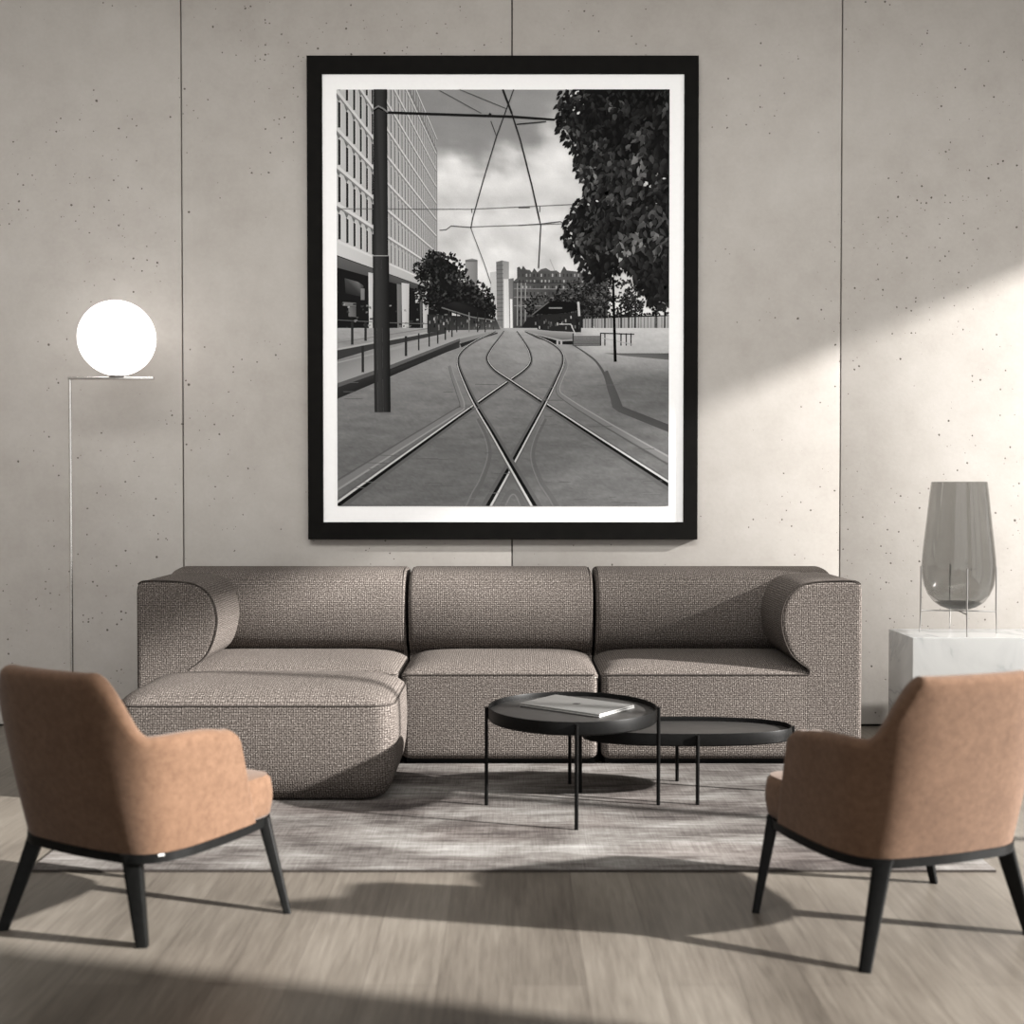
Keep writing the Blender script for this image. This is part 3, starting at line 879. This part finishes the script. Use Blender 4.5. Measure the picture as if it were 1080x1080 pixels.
# left pavement, retaining kerb and rails
P.poly([(355, 378, 120), (410, 366, 150), (486, 344, 165), (528, 343, 150), (528, 347, 150), (484, 356, 160), (420, 381, 158), (355, 405, 152)])
P.poly([(355, 368), (395, 359), (470, 345), (470, 350), (395, 366), (355, 378)], 58)
P.poly([(355, 402.5), (412, 383), (484, 355.5), (485, 359), (412, 388, ), (355, 408)], 92)
P.poly([(355, 407, 50), (412, 387, 40), (484, 358, 52), (484, 365, 60), (470, 370, 46), (412, 395, 34), (355, 419, 40)])
P.poly([(484, 356, 120), (524, 346.5, 150), (525, 349, 150), (486, 361, 120)])
P.poly([(484, 361, 34), (524, 349, 60), (524, 350.5, 60), (500, 358, 46), (486, 365, 34)])
for a, b, w_, g in (((355, 367), (484, 343), 1.9, 165), ((355, 381), (450, 358), 1.5, 150), ((355, 360), (470, 342), 1.1, 125), ((355, 336), (392, 338), 0.8, 95), ((410, 339), (480, 341), 0.8, 100)):
    P.line([a, b], w_, g)
for u, va, vb in ((382, 363, 391), (427.5, 353, 374), (441, 350, 368), (452, 348.5, 364), (461, 347, 361), (469, 345.5, 357), (476, 344.5, 354), (371, 337, 362), (385, 338, 358)):
    P.line([(u, va), (u, vb)], 2.6 if u < 440 else 1.5, 44)
# platform canopies and shelters
P.poly([(450, 330, 40), (522, 334, 46), (527, 346, 90), (470, 347, 60), (450, 350, 50)])
for k in range(60):
    u = rnd.uniform(452, 522); v = rnd.uniform(331, 344)
    P.poly([(u, v), (u + 1.3, v), (u + 1.3, v + 3), (u, v + 3)], rnd.choice((24, 60, 90, 130, 180)), k % 12 == 0)
P.poly([(462, 322), (478, 317, 40), (492, 318), (513, 330), (521, 336), (496, 334), (478, 329)], 24)
P.line([(465, 323), (497, 333), (521, 336.5)], 1.3, 110)
for u in (473, 481, 494, 503, 511): P.line([(u, 328), (u, 349)], 1.1, 120 if u == 494 else 40)
P.poly([(560.5, 329.5), (578, 316), (600, 317), (618, 322), (604, 327), (585, 330)], 22)
P.line([(560.5, 330.5), (578, 317)], 1.2, 105); P.line([(578, 323.5), (592, 323.5)], 1.6, 130)
P.poly([(566, 331), (612, 328), (612, 349), (566, 347)], 40)
for k in range(30):
    u = rnd.uniform(562, 612); v = rnd.uniform(331, 346)
    P.poly([(u, v), (u + 1.4, v), (u + 1.4, v + 3), (u, v + 3)], rnd.choice((80, 120, 170, 30)), k == 0)
P.line([(609, 317), (610, 332)], 2.4, 190); P.line([(608, 335), (608, 349)], 3.2, 30)
P.poly([(551, 347, 150), (560, 345.5, 170), (604, 350, 150), (604, 356, 110), (592, 357, 100), (570, 352, 130)])
P.poly([(552, 348.5, 40), (570, 353, 26), (590, 358.5, 22), (604, 358, 30), (604, 362, 36), (584, 361.5, 26), (565, 355, 30)])
for u in (586, 590): P.poly([(u, 357), (u + 2.2, 357), (u + 2.2, 362), (u, 362)], 170)
for k in range(5): P.poly([(604, 352.2 + k * 2.2), (632, 352.2 + k * 2.2), (632.5, 353.4 + k * 2.2), (603.5, 353.4 + k * 2.2)], 150 - 8 * k)
for k in range(5): P.poly([(603.5, 353.4 + k * 2.2), (632.5, 353.4 + k * 2.2), (633, 354.4 + k * 2.2), (603, 354.4 + k * 2.2)], 66)
P.line([(589, 340.5), (601, 340.5), (606, 351)], 0.9, 200); P.line([(625, 343), (632, 352)], 0.9, 200)
for u in (603.5, 632.5, 637, 654, 659.5, 664.5): P.line([(u, 350), (u, 363)], 1.3, 46)
P.line([(632, 350), (668, 351)], 1.2, 40); P.line([(634, 355), (667, 362)], 0.9, 170)
# kerb sweeping round on the right
def wk(v): return 0.35 + max(0, v - 362) / 60
P.curve([(603, 362), (617, 371), (628, 380), (637, 394), (642, 410), (648, 426)], 3.2, 82, 6, wk)
P.poly([(637, 390, 84), (640, 389, 84), (650, 412, 80), (656, 427, 78), (704.5, 446, 70), (704.5, 454, 74), (652, 433, 80), (645, 428, 84), (641, 410, 84)])
# rails let into the paving: a dark groove and a bright head
def wr(v): return 0.35 + max(0, v - 345) / 80.0
def rail(pts, side):
    P.curve(pts, 4.6, 96, 7, wr)
    P.curve(pts, 1.15, 196, 7, wr, side * 1.0)
    P.curve(pts, 1.45, 20, 7, wr)
A_ = [(353, 533), (430, 477), (502, 425), (520, 412), (537, 400), (552, 389), (559, 380), (557, 368), (549, 355), (544, 348)]
B_ = [(708, 512), (640, 468), (573, 424), (555, 412), (537, 400), (520, 388), (513, 377), (517, 367), (526, 355), (531, 348)]
C_ = [(511, 536), (538, 488), (556, 455), (573, 424), (586, 398), (593, 380), (590, 368), (576, 358), (553, 348)]
D_ = [(566, 536), (538, 488), (519, 455), (501, 425), (489, 400), (482.5, 382), (485, 371), (498, 360), (522, 348)]
for q, s in (([(353, 512), (420, 470), (478, 434), (487, 427), (483, 412), (477, 395), (474, 384)], 1), ([(706, 484), (640, 446), (598, 420), (588, 410), (592, 396), (597, 384), (594, 374)], 1)):
    P.curve(q, 3.2, 122, 6, wr); P.curve(q, 0.9, 146, 6, wr, 1.4); P.curve(q, 0.6, 92, 6, wr, -2.2)
for q in ([(528, 532), (536, 518), (545, 518), (552, 532)], [(503, 440), (513, 460), (516, 480), (508, 505), (500, 520), (494, 534)], [(575, 440), (565, 462), (562, 482), (570, 505), (580, 520), (588, 534)]):
    P.curve(q, 1.6, 100, 6, wr); P.curve(q, 0.5, 124, 6, wr, 1.4)
rail(A_, -1); rail(B_, 1); rail(C_, 1); rail(D_, -1)
for k in range(60):
    v = 400 + 130 * rnd.random(); u = rnd.uniform(357, 702)
    P.line([(u, v), (u + rnd.uniform(4, 26), v + rnd.uniform(-0.6, 0.6))], 0.6, rnd.choice((92, 97, 112, 116)), k == 0)
# overhead lines
def wires(*ws):
    for w_, g, *pts in ws: P.line(pts, w_, g)
wires((0.6, 110, (355, 219.5), (497, 220), (602, 215)), (0.7, 120, (497, 238.5), (600, 235)),
      (0.8, 70, (463, 242), (470, 241.5), (475, 237.5), (496, 239)), (0.9, 60, (546, 237), (569, 235.5), (590, 233), (596, 236.5)),
      (0.8, 60, (497, 219.5), (497, 224)), (0.8, 60, (568.5, 217), (568.5, 223)), (0.9, 60, (546, 218.5), (558, 218.3)),
      (0.8, 80, (463, 96), (507, 120)), (0.8, 80, (484, 95), (533, 115)),
      (1.2, 52, (541, 95), (523, 144), (509, 190), (498, 229), (496, 240)), (0.8, 90, (496, 240), (510, 277), (517, 298)),
      (2.2, 40, (529.5, 95), (539, 120)), (1.6, 46, (539, 120), (548, 148), (560, 195), (568, 231)), (1.2, 60, (568, 231), (569.5, 237), (567, 282)),
      (0.9, 60, (517, 128), (523, 144)), (1.3, 40, (544, 131.5), (575, 128.5)))
P.line([(404, 119, 2.6), (540, 123.5, 2.6), (584, 126.6, 2.2)], 2.4, 30)
P.line([(515, 120.5), (517, 122)], 3, 30)
# street lamp post on the right
P.line([(645.5, 291, 2.2), (648, 380, 3.2)], 3, 12)
P.line([(640.5, 292), (650, 288), (662, 279)], 2.0, 225)
# big leafy tree, upper right
TB = [(596, 95), (588, 103), (590, 118), (587, 132), (594, 146), (600, 150), (602, 160), (606, 172), (611, 184), (616, 197), (613, 208), (603, 219), (597, 228), (592, 246), (597, 256), (602, 266), (611, 276), (619, 294), (628, 291), (636, 290), (644, 284), (652, 282), (659, 276), (668, 290), (676, 298), (684, 318), (704.5, 322), (704.5, 95)]
bx = [min(u for u, v in TB), 704.5]
def inside(u, v, poly):
    c = False
    for i in range(len(poly)):
        (a, b), (e, f) = poly[i - 1], poly[i]
        if (b > v) != (f > v) and u < (e - a) * (v - b) / (f - b) + a: c = not c
    return c
cen = [(u if u > 700 else u + (665 - u) * 0.10, v if v < 96 else v + (200 - v) * 0.03) for u, v in TB]
b0 = [(655, 190)]
P.up()
for i in range(len(cen) - 1):
    P.poly([(655, 190, 16), (*cen[i], 22), (*cen[i + 1], 22)], None, False)
P.poly([(655, 190, 16), (*cen[-1], 14), (*cen[0], 22)], None, False)
P.fan(110)
for i in range(len(TB) - 3):      # fringe of hanging leaves
    (a, b), (e, f) = TB[i], TB[i + 1]
    m = max(2, int(math.hypot(e - a, f - b) / 1.6))
    for k in range(m):
        t = (k + rnd.random()) / m
        P.leaf(a + (e - a) * t + rnd.uniform(-1, 7), b + (f - b) * t + rnd.uniform(-4, 2), rnd.uniform(5, 10), rnd.uniform(2.6, 4.2), rnd.uniform(1.2, 2.4), rnd.uniform(14, 40))
n = 0
while n < 1500:
    u, v = rnd.uniform(588, 706), rnd.uniform(93, 322)
    if not inside(u, v, TB): continue
    d = fbm(u, v, 0.035, 3)
    light = max(0.0, 0.35 + 0.9 * d + 0.25 * sst(600, 690, u) + 0.25 * sst(215, 250, v) * sst(300, 262, v)) * (0.25 if 268 < v else 1.0)
    g = 12 + 26 * rnd.random() + (95 * rnd.random() ** 1.6) * light
    s = 1.0 + 0.35 * sst(590, 690, u) if v > 110 else 0.9
    P.leaf(u, v, rnd.uniform(5, 9.5) * s, rnd.uniform(2.4, 4.4) * s, rnd.uniform(0.9, 2.6) if rnd.random() < 0.75 else rnd.uniform(0, 6.28), g)
    n += 1
for u, v, s in ((602, 118, 3), (607, 121, 2.5), (611, 112, 2), (605, 100, 3), (600, 103, 2), (608, 107, 1.6), (690, 185, 3), (677, 196, 3.4), (679, 191, 2.4), (683, 197, 2.6), (673, 206, 3), (666, 202, 2), (699, 206, 3), (690, 214, 2.4), (697, 188, 2), (612, 216, 3), (618, 214, 2), (639, 214, 2), (627, 211, 1.8), (600, 244, 2.4), (652, 281, 2.4)):
    P.leaf(u, v, s * 2, s, rnd.uniform(-1, 1.2), rnd.uniform(185, 225))
P.unfan()
# tram pole in the foreground
P.poly([(394, 95, 34), (398, 95, 56), (403, 95, 52), (408, 95, 26), (409, 270, 28), (403, 270, 54), (398, 270, 58), (393.5, 270, 38)])
for a, b, ga, gb in ((392.8, 396.5, 34, 56), (396.5, 402, 56, 50), (402, 409.8, 50, 24)):
    P.poly([(a, 268.5, ga), (b, 268.5, gb), (b + 1.4, 433, gb), (a + 1.6, 433, ga)])
P.line([(392.6, 268.8), (409.8, 268.8)], 1.0, 150)
P.line([(393.5, 116), (399, 112.5), (404, 115), (409, 119)], 1.6, 120); P.line([(394, 117.5), (399, 114.5), (404, 117)], 1.4, 20)
P.build()

# ------------------------------------------------------------------ light
w = bpy.data.worlds.new('World'); S.world = w; w.use_nodes = True
nt = w.node_tree; bg = nt.nodes['Background']
bg.inputs['Color'].default_value = (1.0, 0.985, 0.965, 1); bg.inputs['Strength'].default_value = 1.35
su = bpy.data.lights.new('Sun', 'SUN'); su.energy = 19.0; su.angle = R(1.3); su.color = (1.0, 0.97, 0.935)
so = bpy.data.objects.new('Sun', su); COL.objects.link(so)
# added fill light with no fixture behind it, turned towards the concrete
al = bpy.data.lights.new('Added wall fill', 'AREA'); al.shape = 'RECTANGLE'; al.size = 7.0; al.size_y = 1.5; al.energy = 150; al.color = (1.0, 0.985, 0.96); al.spread = R(115)
ao = bpy.data.objects.new('Added wall fill', al); COL.objects.link(ao); ao.location = (-0.3, 2.5, CEIL - 0.02)
ao.rotation_euler = Vector((0, 2.95, -2.55)).to_track_quat('-Z', 'Y').to_euler()
d = Vector((-0.935, 0.262, -0.400)).normalized()
so.rotation_euler = d.to_track_quat('-Z', 'Y').to_euler()
so.location = (6, 0, 4)

# ------------------------------------------------------------------ camera
cd = bpy.data.cameras.new('Camera'); cam = bpy.data.objects.new('Camera', cd); COL.objects.link(cam)
cd.sensor_width = 36.0; cd.lens = 36.0 * 1250 / 1080
cam.location = (0, 0, 1.1); cam.rotation_euler = (R(90) - math.atan(25 / 1250), 0, 0)
cd.clip_start = 0.05
cd.dof.use_dof = True; cd.dof.focus_distance = 5.0; cd.dof.aperture_fstop = 2.4
S.camera = cam
S.view_settings.view_transform = 'Standard'; S.view_settings.look = 'None'
S.view_settings.gamma = 1.0; S.view_settings.use_curve_mapping = False
S.view_settings.exposure = 0.0
